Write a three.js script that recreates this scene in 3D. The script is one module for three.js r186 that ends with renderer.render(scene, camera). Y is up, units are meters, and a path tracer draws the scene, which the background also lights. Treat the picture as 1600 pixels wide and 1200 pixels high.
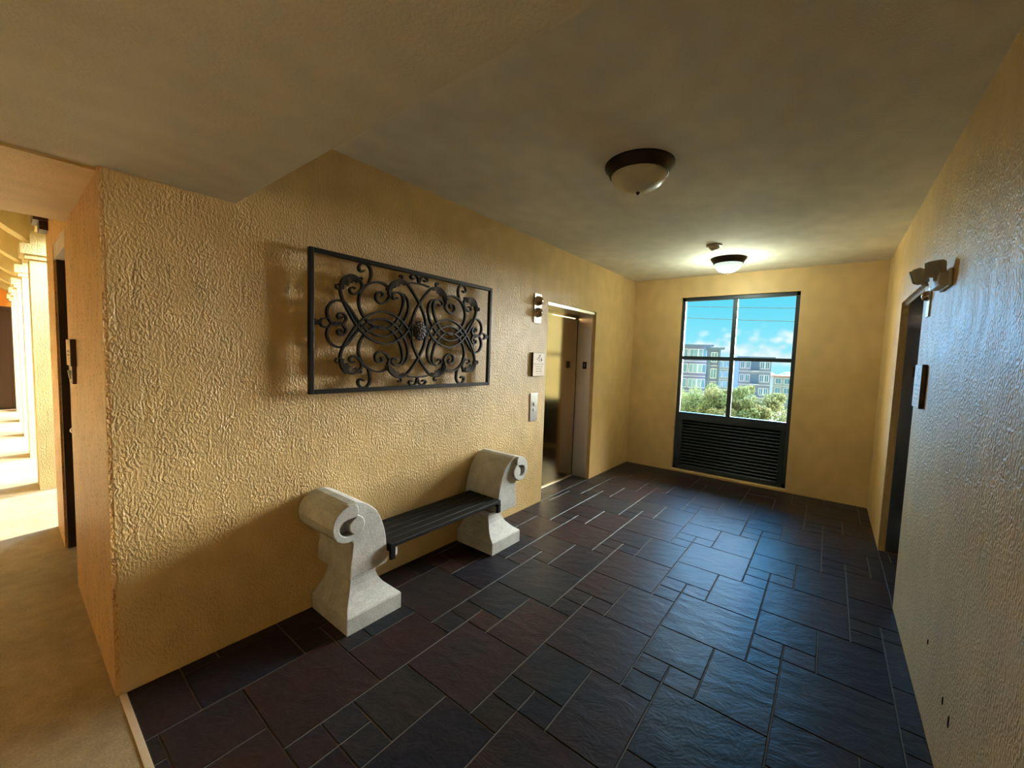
import * as THREE from 'three';
import { RoundedBoxGeometry } from 'three/addons/geometries/RoundedBoxGeometry.js';
import { mergeGeometries } from 'three/addons/utils/BufferGeometryUtils.js';
import { RectAreaLightUniformsLib } from 'three/addons/lights/RectAreaLightUniformsLib.js';
RectAreaLightUniformsLib.init();

// ------------------------------------------------------------------ camera, sky, sun, exposure
const scene = new THREE.Scene();
const FOCAL = 632.42;                                   // pixels, for an image 1200 pixels high
const camera = new THREE.PerspectiveCamera((2 * Math.atan(600 / FOCAL) * 180) / Math.PI, 4 / 3, 0.03, 900);
camera.position.set(2.352, 1.5443, 0.2744);
camera.rotation.set(-0.0686, 0.6643, 0.034, 'YXZ');
const renderer = new THREE.WebGLRenderer({ antialias: true });
renderer.toneMapping = THREE.LinearToneMapping;
renderer.toneMappingExposure = 1.07;
renderer.shadowMap.enabled = true;

// lobby measures (metres): left wall x = 0, right wall x = W, front corner z = 0, window wall z = ZB
const W = 2.777, H = 2.703, ZB = -5.627, HS = 2.247, ZS = -0.478;

function rng(seed) { let s = seed | 0; return () => { s = (s + 0x6d2b79f5) | 0; let t = Math.imul(s ^ (s >>> 15), 1 | s); t = (t + Math.imul(t ^ (t >>> 7), 61 | t)) ^ t; return ((t ^ (t >>> 14)) >>> 0) / 4294967296; }; }
// gradient noise that repeats after px by py cells
function noiseField(seed, px, py) {
  const r = rng(seed), gx = new Float32Array(px * py), gy = new Float32Array(px * py);
  for (let i = 0; i < px * py; i++) { const a = r() * Math.PI * 2; gx[i] = Math.cos(a); gy[i] = Math.sin(a); }
  return (x, y) => {
    const x0 = Math.floor(x), y0 = Math.floor(y), fx = x - x0, fy = y - y0;
    const u = fx * fx * fx * (fx * (fx * 6 - 15) + 10), v = fy * fy * fy * (fy * (fy * 6 - 15) + 10);
    const a = ((x0 % px) + px) % px, b = (a + 1) % px, c = ((y0 % py) + py) % py, e = (c + 1) % py;
    const i00 = c * px + a, i10 = c * px + b, i01 = e * px + a, i11 = e * px + b;
    const n00 = gx[i00] * fx + gy[i00] * fy, n10 = gx[i10] * (fx - 1) + gy[i10] * fy, n01 = gx[i01] * fx + gy[i01] * (fy - 1), n11 = gx[i11] * (fx - 1) + gy[i11] * (fy - 1);
    return (n00 * (1 - u) + n10 * u) * (1 - v) + (n01 * (1 - u) + n11 * u) * v;
  };
}
const smooth = (a, b, x) => { const t = Math.min(1, Math.max(0, (x - a) / (b - a))); return t * t * (3 - 2 * t); };
const mix = (a, b, t) => a + (b - a) * t;

// sky: clear air with a bank of cumulus low on the horizon, the same all the way round
{
  const w = 1536, h = 768, data = new Float32Array(w * h * 4);
  const n1 = noiseField(5, 64, 64), n2 = noiseField(6, 128, 64), n3 = noiseField(7, 256, 128), n4 = noiseField(8, 512, 256);
  for (let row = 0; row < h; row++) {
    const up = ((row + 0.5) / h - 0.5) * 180;
    for (let col = 0; col < w; col++) {
      const t = smooth(-2, 9, up), z = smooth(12, 80, up);
      let c = [mix(0.36, 0.12, t), mix(0.84, 0.69, t), mix(0.93, 0.89, t)];
      c = [mix(c[0], 0.06, z), mix(c[1], 0.34, z), mix(c[2], 0.72, z)];
      const x = col / w;
      const base = 3.7 + 2.0 * n1(x * 64, 3.3) + 1.0 * n2(x * 128, 9.1);
      const puff = 0.9 * n2(x * 128, up * 0.6) + 0.7 * n3(x * 256, up * 1.5) + 0.45 * n4(x * 512, up * 3);
      const d = (base - up) * 0.42 + puff * 1.2;
      const a = smooth(0.0, 0.75, d) * smooth(-1.5, 1.2, up + n3(x * 256, 40)) * (0.55 + 0.45 * smooth(-0.3, 0.3, puff));
      const lit = 0.82 + 0.12 * smooth(-0.2, 0.4, puff);
      for (let k = 0; k < 3; k++) data[(row * w + col) * 4 + k] = mix(c[k], [lit * 0.93, lit * 1.05, lit * 1.06][k], Math.min(1, a) * 0.95);
      data[(row * w + col) * 4 + 3] = 1;
    }
  }
  const sky = new THREE.DataTexture(data, w, h, THREE.RGBAFormat, THREE.FloatType);
  sky.mapping = THREE.EquirectangularReflectionMapping; sky.magFilter = sky.minFilter = THREE.LinearFilter; sky.needsUpdate = true;
  scene.background = sky; scene.environment = sky;
}
// the sun stands high beyond the window side of the building, so it reaches the open walkway but not the lobby
const sun = new THREE.DirectionalLight(new THREE.Color(1.0, 0.9, 0.74), 13);
sun.position.set(-0.22 * 40, 1.25 * 40, -1 * 40); sun.target.position.set(0, 0, 0);
sun.castShadow = true; sun.shadow.mapSize.set(4096, 4096); sun.shadow.radius = 1.5;
Object.assign(sun.shadow.camera, { left: -18, right: 18, top: 18, bottom: -18, near: 1, far: 140 });
scene.add(sun, sun.target);
// bright hazy air around and below the sun: the daylight that enters through the window
const haze = new THREE.DirectionalLight(new THREE.Color(0.90, 0.89, 0.76), 116);
haze.position.set(0.70 * 40, 0.25 * 40, -1 * 40); haze.target.position.set(0, 0, 0);
haze.castShadow = true; haze.shadow.mapSize.set(4096, 4096); haze.shadow.radius = 136;
Object.assign(haze.shadow.camera, { left: -18, right: 18, top: 18, bottom: -18, near: 1, far: 140 });
scene.add(haze, haze.target);

// the blue part of the sky opposite, weaker
const blue = new THREE.DirectionalLight(new THREE.Color(0.20, 0.62, 1.15), 21);
blue.position.set(-0.30 * 40, 0.35 * 40, -1 * 40); blue.target.position.set(0, 0, 0);
blue.castShadow = true; blue.shadow.mapSize.set(4096, 4096); blue.shadow.radius = 150;
Object.assign(blue.shadow.camera, { left: -18, right: 18, top: 18, bottom: -18, near: 1, far: 140 });
scene.add(blue, blue.target);

// ------------------------------------------------------------------ helpers
const counts = {};
function numbered(name) { const n = counts[name] ?? 0; counts[name] = n + 1; return n ? name + '_' + String(n).padStart(3, '0') : name; }
function shade(o) { o.traverse((m) => { if (m.isMesh) { m.castShadow = true; m.receiveShadow = true; } }); return o; }
function mesh(name, geometry, material, parent) {
  const m = new THREE.Mesh(geometry, material); m.name = parent === scene ? numbered(name) : name; m.castShadow = m.receiveShadow = true; parent.add(m); return m;
}
// a piece (part) takes a running number inside its parent
function part(name, geometry, material, parent) {
  const key = '_' + name, u = parent.__n ?? (parent.__n = {}), n = u[key] ?? 0; u[key] = n + 1;
  return mesh(n ? name + '_' + String(n).padStart(3, '0') : name, geometry, material, parent);
}
function thing(name, label, category, [x, y, z] = [0, 0, 0], group) {
  const o = new THREE.Group(); o.name = numbered(name); o.position.set(x, y, z); o.userData = { label, category };
  if (group) o.userData.group = group; scene.add(o); return o;
}
function structure(name, geometry, material) {
  if (geometry) { const m = mesh(name, geometry, material, scene); m.userData.kind = 'structure'; return m; }
  const o = new THREE.Group(); o.name = numbered(name); o.userData.kind = 'structure'; scene.add(o); return o;
}
// texture coordinates in metres, from the side each face looks to
function metreUV(g, du = 0, dv = 0) {
  g = g.index ? g.toNonIndexed() : g;
  if (!g.attributes.normal) g.computeVertexNormals();
  const p = g.attributes.position, uv = new Float32Array(p.count * 2), a = new THREE.Vector3(), b = new THREE.Vector3(), c = new THREE.Vector3(), n = new THREE.Vector3();
  for (let i = 0; i < p.count; i += 3) {
    a.fromBufferAttribute(p, i); b.fromBufferAttribute(p, i + 1); c.fromBufferAttribute(p, i + 2);
    n.copy(b).sub(a).cross(c.sub(a)); const x = Math.abs(n.x), y = Math.abs(n.y), z = Math.abs(n.z);
    for (let k = 0; k < 3; k++) {
      const X = p.getX(i + k), Y = p.getY(i + k), Z = p.getZ(i + k);
      const [u, v] = y >= x && y >= z ? [X, -Z] : x >= z ? [-Z, Y] : [X, Y];
      uv[(i + k) * 2] = u + du; uv[(i + k) * 2 + 1] = v + dv;
    }
  }
  g.setAttribute('uv', new THREE.BufferAttribute(uv, 2)); return g;
}
const box = (x0, x1, y0, y1, z0, z1) => metreUV(new THREE.BoxGeometry(x1 - x0, y1 - y0, z1 - z0).translate((x0 + x1) / 2, (y0 + y1) / 2, (z0 + z1) / 2));
const rbox = (x0, x1, y0, y1, z0, z1, r = 0.004, s = 2) => metreUV(new RoundedBoxGeometry(x1 - x0, y1 - y0, z1 - z0, s, r).translate((x0 + x1) / 2, (y0 + y1) / 2, (z0 + z1) / 2));
const merge = (list) => mergeGeometries(list.map((g) => { g = g.index ? g.toNonIndexed() : g; for (const k of Object.keys(g.attributes)) if (!['position', 'normal', 'uv'].includes(k)) g.deleteAttribute(k); return g; }));
const lathe = (pts, seg = 48) => new THREE.LatheGeometry(pts.map(([r, y]) => new THREE.Vector2(r, y)), seg);
// a flat outline pushed to a thickness; holes are further outlines
function slab(outline, depth, holes = [], bevel = 0) {
  const s = new THREE.Shape(outline.map(([x, y]) => new THREE.Vector2(x, y)));
  for (const h of holes) s.holes.push(new THREE.Path(h.map(([x, y]) => new THREE.Vector2(x, y))));
  return new THREE.ExtrudeGeometry(s, { depth, bevelEnabled: bevel > 0, bevelThickness: bevel, bevelSize: bevel, bevelOffset: -bevel, bevelSegments: 2, curveSegments: 8 });
}
// wall across x (faces ±x): outline drawn as (-z, y)
const wallX = (x0, x1, outline, holes) => metreUV(slab(outline, x1 - x0, holes).rotateY(Math.PI / 2).translate(x0, 0, 0));
const rect = (a, b, c, e) => [[a, c], [b, c], [b, e], [a, e]];

// ------------------------------------------------------------------ surfaces
function heightTexture(size, metres, f) {
  const data = new Float32Array(size * size);
  let lo = 1e9, hi = -1e9;
  for (let y = 0; y < size; y++) for (let x = 0; x < size; x++) { const v = f(x / size, y / size); data[y * size + x] = v; if (v < lo) lo = v; if (v > hi) hi = v; }
  for (let i = 0; i < data.length; i++) data[i] = (data[i] - lo) / (hi - lo);
  const t = new THREE.DataTexture(data, size, size, THREE.RedFormat, THREE.FloatType);
  t.wrapS = t.wrapT = THREE.RepeatWrapping; t.magFilter = THREE.LinearFilter; t.repeat.set(1 / metres, 1 / metres); t.needsUpdate = true; return t;
}
function tintTexture(size, metres, f) {
  const data = new Uint8Array(size * size * 4);
  for (let y = 0; y < size; y++) for (let x = 0; x < size; x++) { const c = f(x / size, y / size), o = (y * size + x) * 4; for (let k = 0; k < 3; k++) data[o + k] = Math.max(0, Math.min(255, c[k] * 255)); data[o + 3] = 255; }
  const t = new THREE.DataTexture(data, size, size); t.colorSpace = THREE.SRGBColorSpace;
  t.wrapS = t.wrapT = THREE.RepeatWrapping; t.magFilter = THREE.LinearFilter; t.repeat.set(1 / metres, 1 / metres); t.needsUpdate = true; return t;
}
// trowelled stucco whose ridges run down the wall
const stuccoHeight = (() => {
  const S = 2.0, wx = noiseField(11, 60, 40), wy = noiseField(12, 60, 40), r1 = noiseField(13, 190, 110), r2 = noiseField(14, 330, 210), f1 = noiseField(15, 640, 480), big = noiseField(16, 14, 7), run = noiseField(17, 76, 7), patch = noiseField(18, 26, 14);
  return heightTexture(2048, S, (u, v) => {
    const w = wx(u * 60, v * 40), a = u + 0.0035 * w, b = v + 0.005 * wy(u * 60, v * 40);
    const k = r1(a * 190, b * 110), m = r2(a * 330, b * 210), g = run(u * 76 + w * 0.35, v * 7), p = smooth(-0.45, 0.35, patch(u * 26, v * 14));
    const grain = smooth(-0.22, 0.34, k) * 0.55 + smooth(-0.25, 0.35, m) * 0.36;
    const groove = smooth(0.36, 0.55, Math.abs(g)) * (g > 0 ? 0.4 : -0.45);
    return grain * (0.45 + 0.55 * p) + 0.07 * f1(u * 640, v * 480) + 0.22 * big(u * 14, v * 7) + groove;
  });
})();
const sandHeight = (() => { const a = noiseField(21, 120, 120), b = noiseField(22, 260, 260), c = noiseField(23, 24, 24); return heightTexture(1024, 1.4, (u, v) => a(u * 120, v * 120) * 0.7 + b(u * 260, v * 260) * 0.6 + c(u * 24, v * 24) * 0.5); })();
const slateHeight = (() => {
  const a = noiseField(31, 14, 30), b = noiseField(32, 40, 90), c = noiseField(33, 120, 200), w = noiseField(34, 10, 10), e = noiseField(35, 300, 300), k = noiseField(36, 9, 18);
  return heightTexture(1024, 1.3, (u, v) => {
    const p = u + 0.03 * w(u * 10, v * 10), q = v + 0.5 * 0 + 0.03 * w(v * 10, u * 10), s = k(p * 9, q * 18) * 5, step = Math.floor(s) + smooth(0.72, 1, s - Math.floor(s));
    return a(p * 14, q * 30) * 1.1 + b(p * 40, q * 90) * 0.5 + c(p * 120, q * 200) * 0.28 + e(u * 300, v * 300) * 0.12 + step * 0.42;
  });
})();
const slateTint = (() => { const a = noiseField(41, 8, 8), b = noiseField(42, 40, 60), c = noiseField(43, 160, 160); return tintTexture(512, 1.3, (u, v) => { const m = a(u * 8, v * 8), n = b(u * 40, v * 60), f = c(u * 160, v * 160), t = 0.80 + 0.10 * n + 0.10 * f; return [t + 0.14 * m, t, t - 0.06 * m]; }); })();
const concreteTint = (() => { const a = noiseField(51, 7, 7), b = noiseField(52, 30, 30), c = noiseField(53, 200, 60), e = noiseField(54, 256, 256); return tintTexture(1024, 2.2, (u, v) => { const t = 0.88 + 0.10 * a(u * 7, v * 7) + 0.08 * b(u * 30, v * 30) + 0.06 * c(u * 200, v * 60) + 0.10 * e(u * 256, v * 256); return [t, t * 0.985, t * 0.95]; }); })();
const paintTint = (() => { const a = noiseField(61, 5, 5), b = noiseField(62, 26, 18); return tintTexture(512, 3.1, (u, v) => { const t = 0.93 + 0.07 * a(u * 5, v * 5) + 0.05 * b(u * 26, v * 18); return [t, t * 0.995, t * 0.985]; }); })();
const wornTint = (() => { const a = noiseField(81, 6, 4), b = noiseField(82, 190, 110), c = noiseField(83, 30, 16), e = noiseField(84, 330, 210); return tintTexture(1024, 2.0, (u, v) => { const p = smooth(-0.25, 0.4, c(u * 30, v * 16)), d = smooth(0.05, 0.38, b(u * 190, v * 110) * 0.8 + e(u * 330, v * 210) * 0.5) * p, t = 0.97 + 0.05 * a(u * 6, v * 4) - 0.34 * d; return [t, t * (1 - 0.10 * d), t * (1 - 0.2 * d)]; }); })();
const brushed = (() => { const a = noiseField(71, 512, 3), b = noiseField(72, 200, 8), c = noiseField(73, 6, 10); const t = heightTexture(512, 1.1, (u, v) => a(u * 512, v * 3) * 0.5 + b(u * 200, v * 8) * 0.35 + c(u * 6, v * 10) * 0.4); return t; })();

const std = (o) => new THREE.MeshStandardMaterial(o), phys = (o) => new THREE.MeshPhysicalMaterial(o);
const lin = (r, g, b) => new THREE.Color().setRGB(r, g, b);
const M = {
  stucco: phys({ color: lin(0.81, 0.56, 0.25), map: paintTint, roughness: 0.42, specularIntensity: 0.7, bumpMap: stuccoHeight, bumpScale: 0.0074 }),
  stuccoFine: phys({ color: lin(0.81, 0.56, 0.25), map: paintTint, roughness: 0.5, bumpMap: sandHeight, bumpScale: 0.0016 }),
  stuccoWorn: phys({ color: lin(0.78, 0.46, 0.17), map: wornTint, roughness: 0.45, specularIntensity: 0.6, bumpMap: stuccoHeight, bumpScale: 0.009 }),
  ceiling: std({ color: lin(0.88, 0.83, 0.74), map: paintTint, roughness: 0.85, bumpMap: sandHeight, bumpScale: 0.0022 }),
  cream: std({ color: lin(0.80, 0.65, 0.33), map: paintTint, roughness: 0.7, bumpMap: stuccoHeight, bumpScale: 0.004 }),
  column: std({ color: lin(0.62, 0.52, 0.26), map: paintTint, roughness: 0.7, bumpMap: stuccoHeight, bumpScale: 0.004 }),
  orange: std({ color: lin(0.80, 0.34, 0.05), roughness: 0.7, bumpMap: sandHeight, bumpScale: 0.002 }),
  walkway: std({ color: lin(0.44, 0.345, 0.22), map: concreteTint, roughness: 0.55, bumpMap: sandHeight, bumpScale: 0.0015 }),
  grout: std({ color: lin(0.13, 0.115, 0.10), roughness: 0.95 }),
  strip: std({ color: lin(0.72, 0.58, 0.40), roughness: 0.45, metalness: 0.2 }),
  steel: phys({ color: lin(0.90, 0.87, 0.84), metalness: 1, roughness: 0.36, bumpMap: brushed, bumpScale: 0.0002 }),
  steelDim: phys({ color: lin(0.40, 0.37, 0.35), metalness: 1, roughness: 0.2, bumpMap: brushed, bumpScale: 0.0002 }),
  steelDoor: phys({ color: lin(0.36, 0.26, 0.14), metalness: 1, roughness: 0.15 }),
  steelPlate: std({ color: lin(0.62, 0.60, 0.58), metalness: 1, roughness: 0.3 }),
  darkGap: std({ color: lin(0.004, 0.004, 0.004), roughness: 0.9 }),
  iron: std({ side: THREE.DoubleSide, color: lin(0.016, 0.012, 0.010), roughness: 0.42, metalness: 0.5 }),
  ironLeaf: std({ side: THREE.DoubleSide, color: lin(0.05, 0.042, 0.036), roughness: 0.4, metalness: 0.6 }),
  concrete: std({ color: lin(0.74, 0.75, 0.76), map: concreteTint, roughness: 0.8, bumpMap: sandHeight, bumpScale: 0.001 }),
  slat: phys({ color: lin(0.007, 0.007, 0.008), roughness: 0.6, specularIntensity: 0.35 }),
  spacer: std({ color: lin(0.7, 0.66, 0.6), roughness: 0.7 }),
  windowFrame: std({ color: lin(0.030, 0.042, 0.05), roughness: 0.4, metalness: 0.3 }),
  louver: std({ color: lin(0.012, 0.026, 0.036), roughness: 0.38, metalness: 0.2 }),
  louverSlat: std({ color: lin(0.026, 0.036, 0.046), roughness: 0.35, metalness: 0.2 }),
  glass: phys({ color: lin(0.97, 0.99, 1.0), transmission: 1, thickness: 0, roughness: 0, ior: 1.45, specularIntensity: 0 }),
  bronze: std({ color: lin(0.030, 0.018, 0.012), roughness: 0.35, metalness: 0.7 }),
  shadeOff: phys({ color: lin(0.62, 0.55, 0.40), roughness: 0.3, clearcoat: 0.4, clearcoatRoughness: 0.15 }),
  shadeOn: phys({ color: lin(0.80, 0.84, 0.82), roughness: 0.3, emissive: lin(0.62, 0.80, 0.80), emissiveIntensity: 0.75, clearcoat: 0.4 }),
  plastic: std({ color: lin(0.50, 0.46, 0.38), roughness: 0.45 }),
  lens: phys({ color: lin(0.40, 0.38, 0.34), roughness: 0.25, clearcoat: 0.6 }),
  brownDoor: std({ color: lin(0.045, 0.022, 0.012), roughness: 0.5 }),
  black: std({ color: lin(0.006, 0.006, 0.007), roughness: 0.25 }),
};
for (const k of ['stucco', 'stuccoFine', 'ceiling', 'cream', 'walkway', 'concrete', 'steelDoor']) M[k].name = k;

// ------------------------------------------------------------------ the lobby shell
const EL = { z0: -3.30, z1: -4.40, h: 2.13 }, ER = { z0: -3.2745, z1: -4.3355, h: 2.09 }, WIN = { x0: 0.668, x1: 2.018, y0: 0.03, y1: 2.43 };
structure('wall_left', wallX(-0.3, 0, rect(0.015, -ZB + 0.25, -0.02, H + 0.3), [rect(-EL.z0, -EL.z1, -0.02, EL.h)]), M.stucco);
const wallRight = structure('wall_right', wallX(W, W + 0.3, rect(0, -ZB + 0.25, -0.02, H + 0.3), [rect(-ER.z0, -ER.z1, -0.02, ER.h)]), M.stucco);
for (const [y, z, h] of [[0.288, -1.915, 0.035], [0.277, -1.814, 0.05], [0.342, -2.241, 0.025]]) part('chip', metreUV(new THREE.SphereGeometry(1, 10, 8).scale(0.003, h / 2, 0.006).translate(W - 0.001, y, z)), std({ color: lin(0.03, 0.024, 0.02), roughness: 0.9 }), wallRight);
{
  const g = slab(rect(0, W, -0.02, H), 0.25, [rect(WIN.x0, WIN.x1, WIN.y0, WIN.y1)]).translate(0, 0, ZB - 0.25);
  structure('wall_back', metreUV(g), M.stuccoFine);
}
structure('ceiling', box(0, W, H, H + 0.3, ZB - 0.25, ZS), M.ceiling);
structure('ceiling_soffit', box(-0.035, 6.2, HS, 3.0, ZS, 1.95), M.ceiling);
structure('ceiling_beam', box(-1.2, -0.035, HS - 0.012, 3.2, 0.0, 1.95), M.stuccoFine);
structure('roof_eave', box(-0.6, W + 0.6, 2.85, 3.05, ZB - 1.75, ZB - 0.25), M.cream);

// floor: slate-look tiles in a repeating pattern of four sizes, 14.5 cm module
{
  const floor = structure('floor', box(-0.24, W + 0.24, -0.16, -0.004, ZB, -0.034), M.grout);
  const slate = [];
  const tones = [[0.052, 0.033, 0.034], [0.041, 0.030, 0.034], [0.058, 0.032, 0.028], [0.036, 0.028, 0.036], [0.047, 0.036, 0.034], [0.040, 0.036, 0.040]];
  for (let i = 0; i < tones.length; i++) {
    const bump = slateHeight.clone(), tint = slateTint.clone(), off = [i * 0.37, i * 0.61];
    bump.offset.set(...off); tint.offset.set(off[1], off[0]); bump.rotation = tint.rotation = i % 2 ? 0.5 : 0.2; bump.needsUpdate = tint.needsUpdate = true;
    slate.push(phys({ color: lin(...tones[i]), map: tint, roughness: 0.40, bumpMap: bump, bumpScale: 0.0034, specularIntensity: 0.33, specularColor: lin(0.3, 0.7, 1.0) }));
  }
  const UX = 0.1463, UZ = 0.1435, X0 = 1.67, Z0 = 2.085, J = 0.0032, CH = 0.0022, r = rng(77), cache = new Map();
  function tileGeometry(w, d) {                      // flat top, chamfered edge, short sides
    const key = w.toFixed(3) + d.toFixed(3); if (cache.has(key)) return cache.get(key);
    const top = 0, mid = -CH, low = -0.012, P = [], ring = (i, y) => [[-w / 2 + i, y, -d / 2 + i], [-w / 2 + i, y, d / 2 - i], [w / 2 - i, y, d / 2 - i], [w / 2 - i, y, -d / 2 + i]];
    const q = (a, b, c, e) => P.push(...a, ...b, ...c, ...a, ...c, ...e), A = ring(CH, top), B = ring(0, mid), C = ring(0, low);
    q(A[0], A[1], A[2], A[3]);
    for (let i = 0; i < 4; i++) { const j = (i + 1) % 4; q(A[j], A[i], B[i], B[j]); q(B[j], B[i], C[i], C[j]); }
    let g = new THREE.BufferGeometry(); g.setAttribute('position', new THREE.Float32BufferAttribute(P, 3)); g.computeVertexNormals(); g = metreUV(g);
    cache.set(key, g); return g;
  }
  const cell = [[0, 0, 3, 3], [1, 3, 2, 3], [3, 2, 2, 2], [3, 1, 1, 1], [3, 0, 1, 1], [4, 1, 1, 1]];
  const spans = [[0.001, W - 0.001, ZB + 0.001, -0.036], [-0.235, -0.002, EL.z1 + 0.02, EL.z0 - 0.004], [W + 0.002, W + 0.235, ER.z1 + 0.02, ER.z0 - 0.004]];
  const hidden = [];
  for (let a = -14; a <= 14; a++) for (let b = -14; b <= 14; b++) for (const [ci, cj, cw, cd] of cell) {
    const i = a * 3 + b * 4 + ci, j = a * 4 - b * 2 + cj, tone = Math.floor(r() * tones.length), lift = (r() - 0.5) * 0.0009;
    const x0 = X0 + i * UX, x1 = x0 + cw * UX, z1 = -(Z0 + j * UZ), z0 = z1 - cd * UZ;
    for (const [sx0, sx1, sz0, sz1] of spans) {
      const c0 = Math.max(x0 + J, sx0), c1 = Math.min(x1 - J, sx1), e0 = Math.max(z0 + J, sz0), e1 = Math.min(z1 - J, sz1);
      if (c1 - c0 < 0.008 || e1 - e0 < 0.008) continue;
      const t = part('tile', tileGeometry(c1 - c0, e1 - e0), slate[tone], floor);
      t.position.set((c0 + c1) / 2, lift, (e0 + e1) / 2);
    }
  }
}
structure('trim_1', rbox(0.0, 4.2, -0.02, 0.003, -0.034, -0.010, 0.002), M.strip);     // edging strip between tile and concrete

// ------------------------------------------------------------------ the walkway outside the lobby
const DOORW = { x0: -2.07, x1: -1.3, h: 2.22 };
{
  const g = slab(rect(-2.62, -0.001, -0.02, 3.0), 0.22, [rect(DOORW.x0, DOORW.x1, -0.02, DOORW.h)]).translate(0, 0, -0.22);
  structure('wall_walkway', metreUV(g), M.stuccoWorn);
}
structure('wall_front', box(W + 0.3, 5.45, -0.02, 3.0, -0.3, 0), M.stucco);
structure('wall_block_side', box(-2.62, -2.42, -13, 3.2, ZB - 0.25, -0.22), M.stuccoFine);
structure('floor_walkway', merge([box(-12.2, 6.2, -0.18, 0, -0.010, 1.8), box(4.3, 6.2, -0.18, 0, -0.30, -0.010), box(-12.2, -0.0, -0.18, -0.001, -0.35, -0.010)]), M.walkway);
structure('ceiling_walkway', box(-12.2, -1.2, 2.95, 3.2, -0.35, 1.95), M.cream);
structure('wall_apartments', box(-12.2, 6.2, -0.02, 3.2, 1.8, 2.0), M.stuccoFine);
structure('wall_end', box(6.0, 6.2, -0.02, 3.0, -0.3, 1.8), M.stuccoFine);
structure('wall_far', box(-12.2, -11.9, -0.02, 3.0, -0.35, 1.8), M.orange);
{
  const d = structure('door_4');                                  // dark door in the far orange wall
  part('door_frame', rbox(-11.9, -11.87, 0, 2.25, 0.03, 1.1), M.brownDoor, d);
  part('door_panel', rbox(-11.875, -11.85, 0.02, 2.18, 0.08, 1.05), M.brownDoor, d);
}
for (const x of [-3.97, -5.82, -7.67, -9.52, -11.3]) {             // stepped columns on the open side
  const col = structure('column');
  part('shaft', box(x - 0.36, x, 0, 2.345, -0.3, 0.038), M.column, col);
  part('capital', merge([box(x - 0.40, x + 0.02, 2.345, 2.39, -0.34, 0.069), box(x - 0.43, x + 0.04, 2.39, 2.49, -0.36, 0.096)]), M.column, col);
  part('lintel_block', box(x - 0.36, x - 0.005, 2.49, 2.95, -0.3, 0.03), M.column, col);
  const haunch = slab([[0.03, 2.95], [0.03, 2.53], [0.16, 2.62], [0.32, 2.76], [0.42, 2.80], [1.8, 2.80], [1.8, 2.95]], 0.3).rotateY(-Math.PI / 2);
  part('cross_beam', metreUV(haunch.translate(x - 0.03, 0, 0)), M.column, col);
}
structure('walkway_lintel', box(-12.0, -2.62, 2.62, 2.95, -0.28, 0.0), M.cream);
{
  const b = thing('ceiling_bracket', 'dark brown stepped bracket high on the walkway wall, above and left of the dark door', 'bracket', [-2.45, 2.37, 0]);
  part('lower_step', rbox(-0.1, 0.1, 0, 0.06, 0, 0.045, 0.003), M.brownDoor, b);
  part('upper_step', rbox(-0.13, 0.13, 0.06, 0.58, 0, 0.075, 0.003), M.brownDoor, b);
}
{
  const d = structure('door_3');                                  // dark walkway door, pale lintel
  part('door_frame', merge([box(DOORW.x0, DOORW.x0 + 0.045, 0, DOORW.h - 0.1, -0.2, -0.012), box(DOORW.x1 - 0.03, DOORW.x1, 0, DOORW.h - 0.1, -0.2, -0.03)]), M.brownDoor, d);
  part('lintel', box(DOORW.x0, DOORW.x1, DOORW.h - 0.1, DOORW.h, -0.2, -0.004), M.ceiling, d);
  const leaf = part('door_panel', rbox(DOORW.x0 + 0.045, DOORW.x1 - 0.03, 0.01, DOORW.h - 0.1, -0.12, -0.075), M.brownDoor, d);
  part('door_handle', merge([new THREE.SphereGeometry(0.022, 16, 12).translate(DOORW.x1 - 0.1, 0.98, -0.02), new THREE.CylinderGeometry(0.012, 0.012, 0.06, 12).rotateX(Math.PI / 2).translate(DOORW.x1 - 0.1, 0.98, -0.05)]), M.steelPlate, leaf);
}

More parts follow.
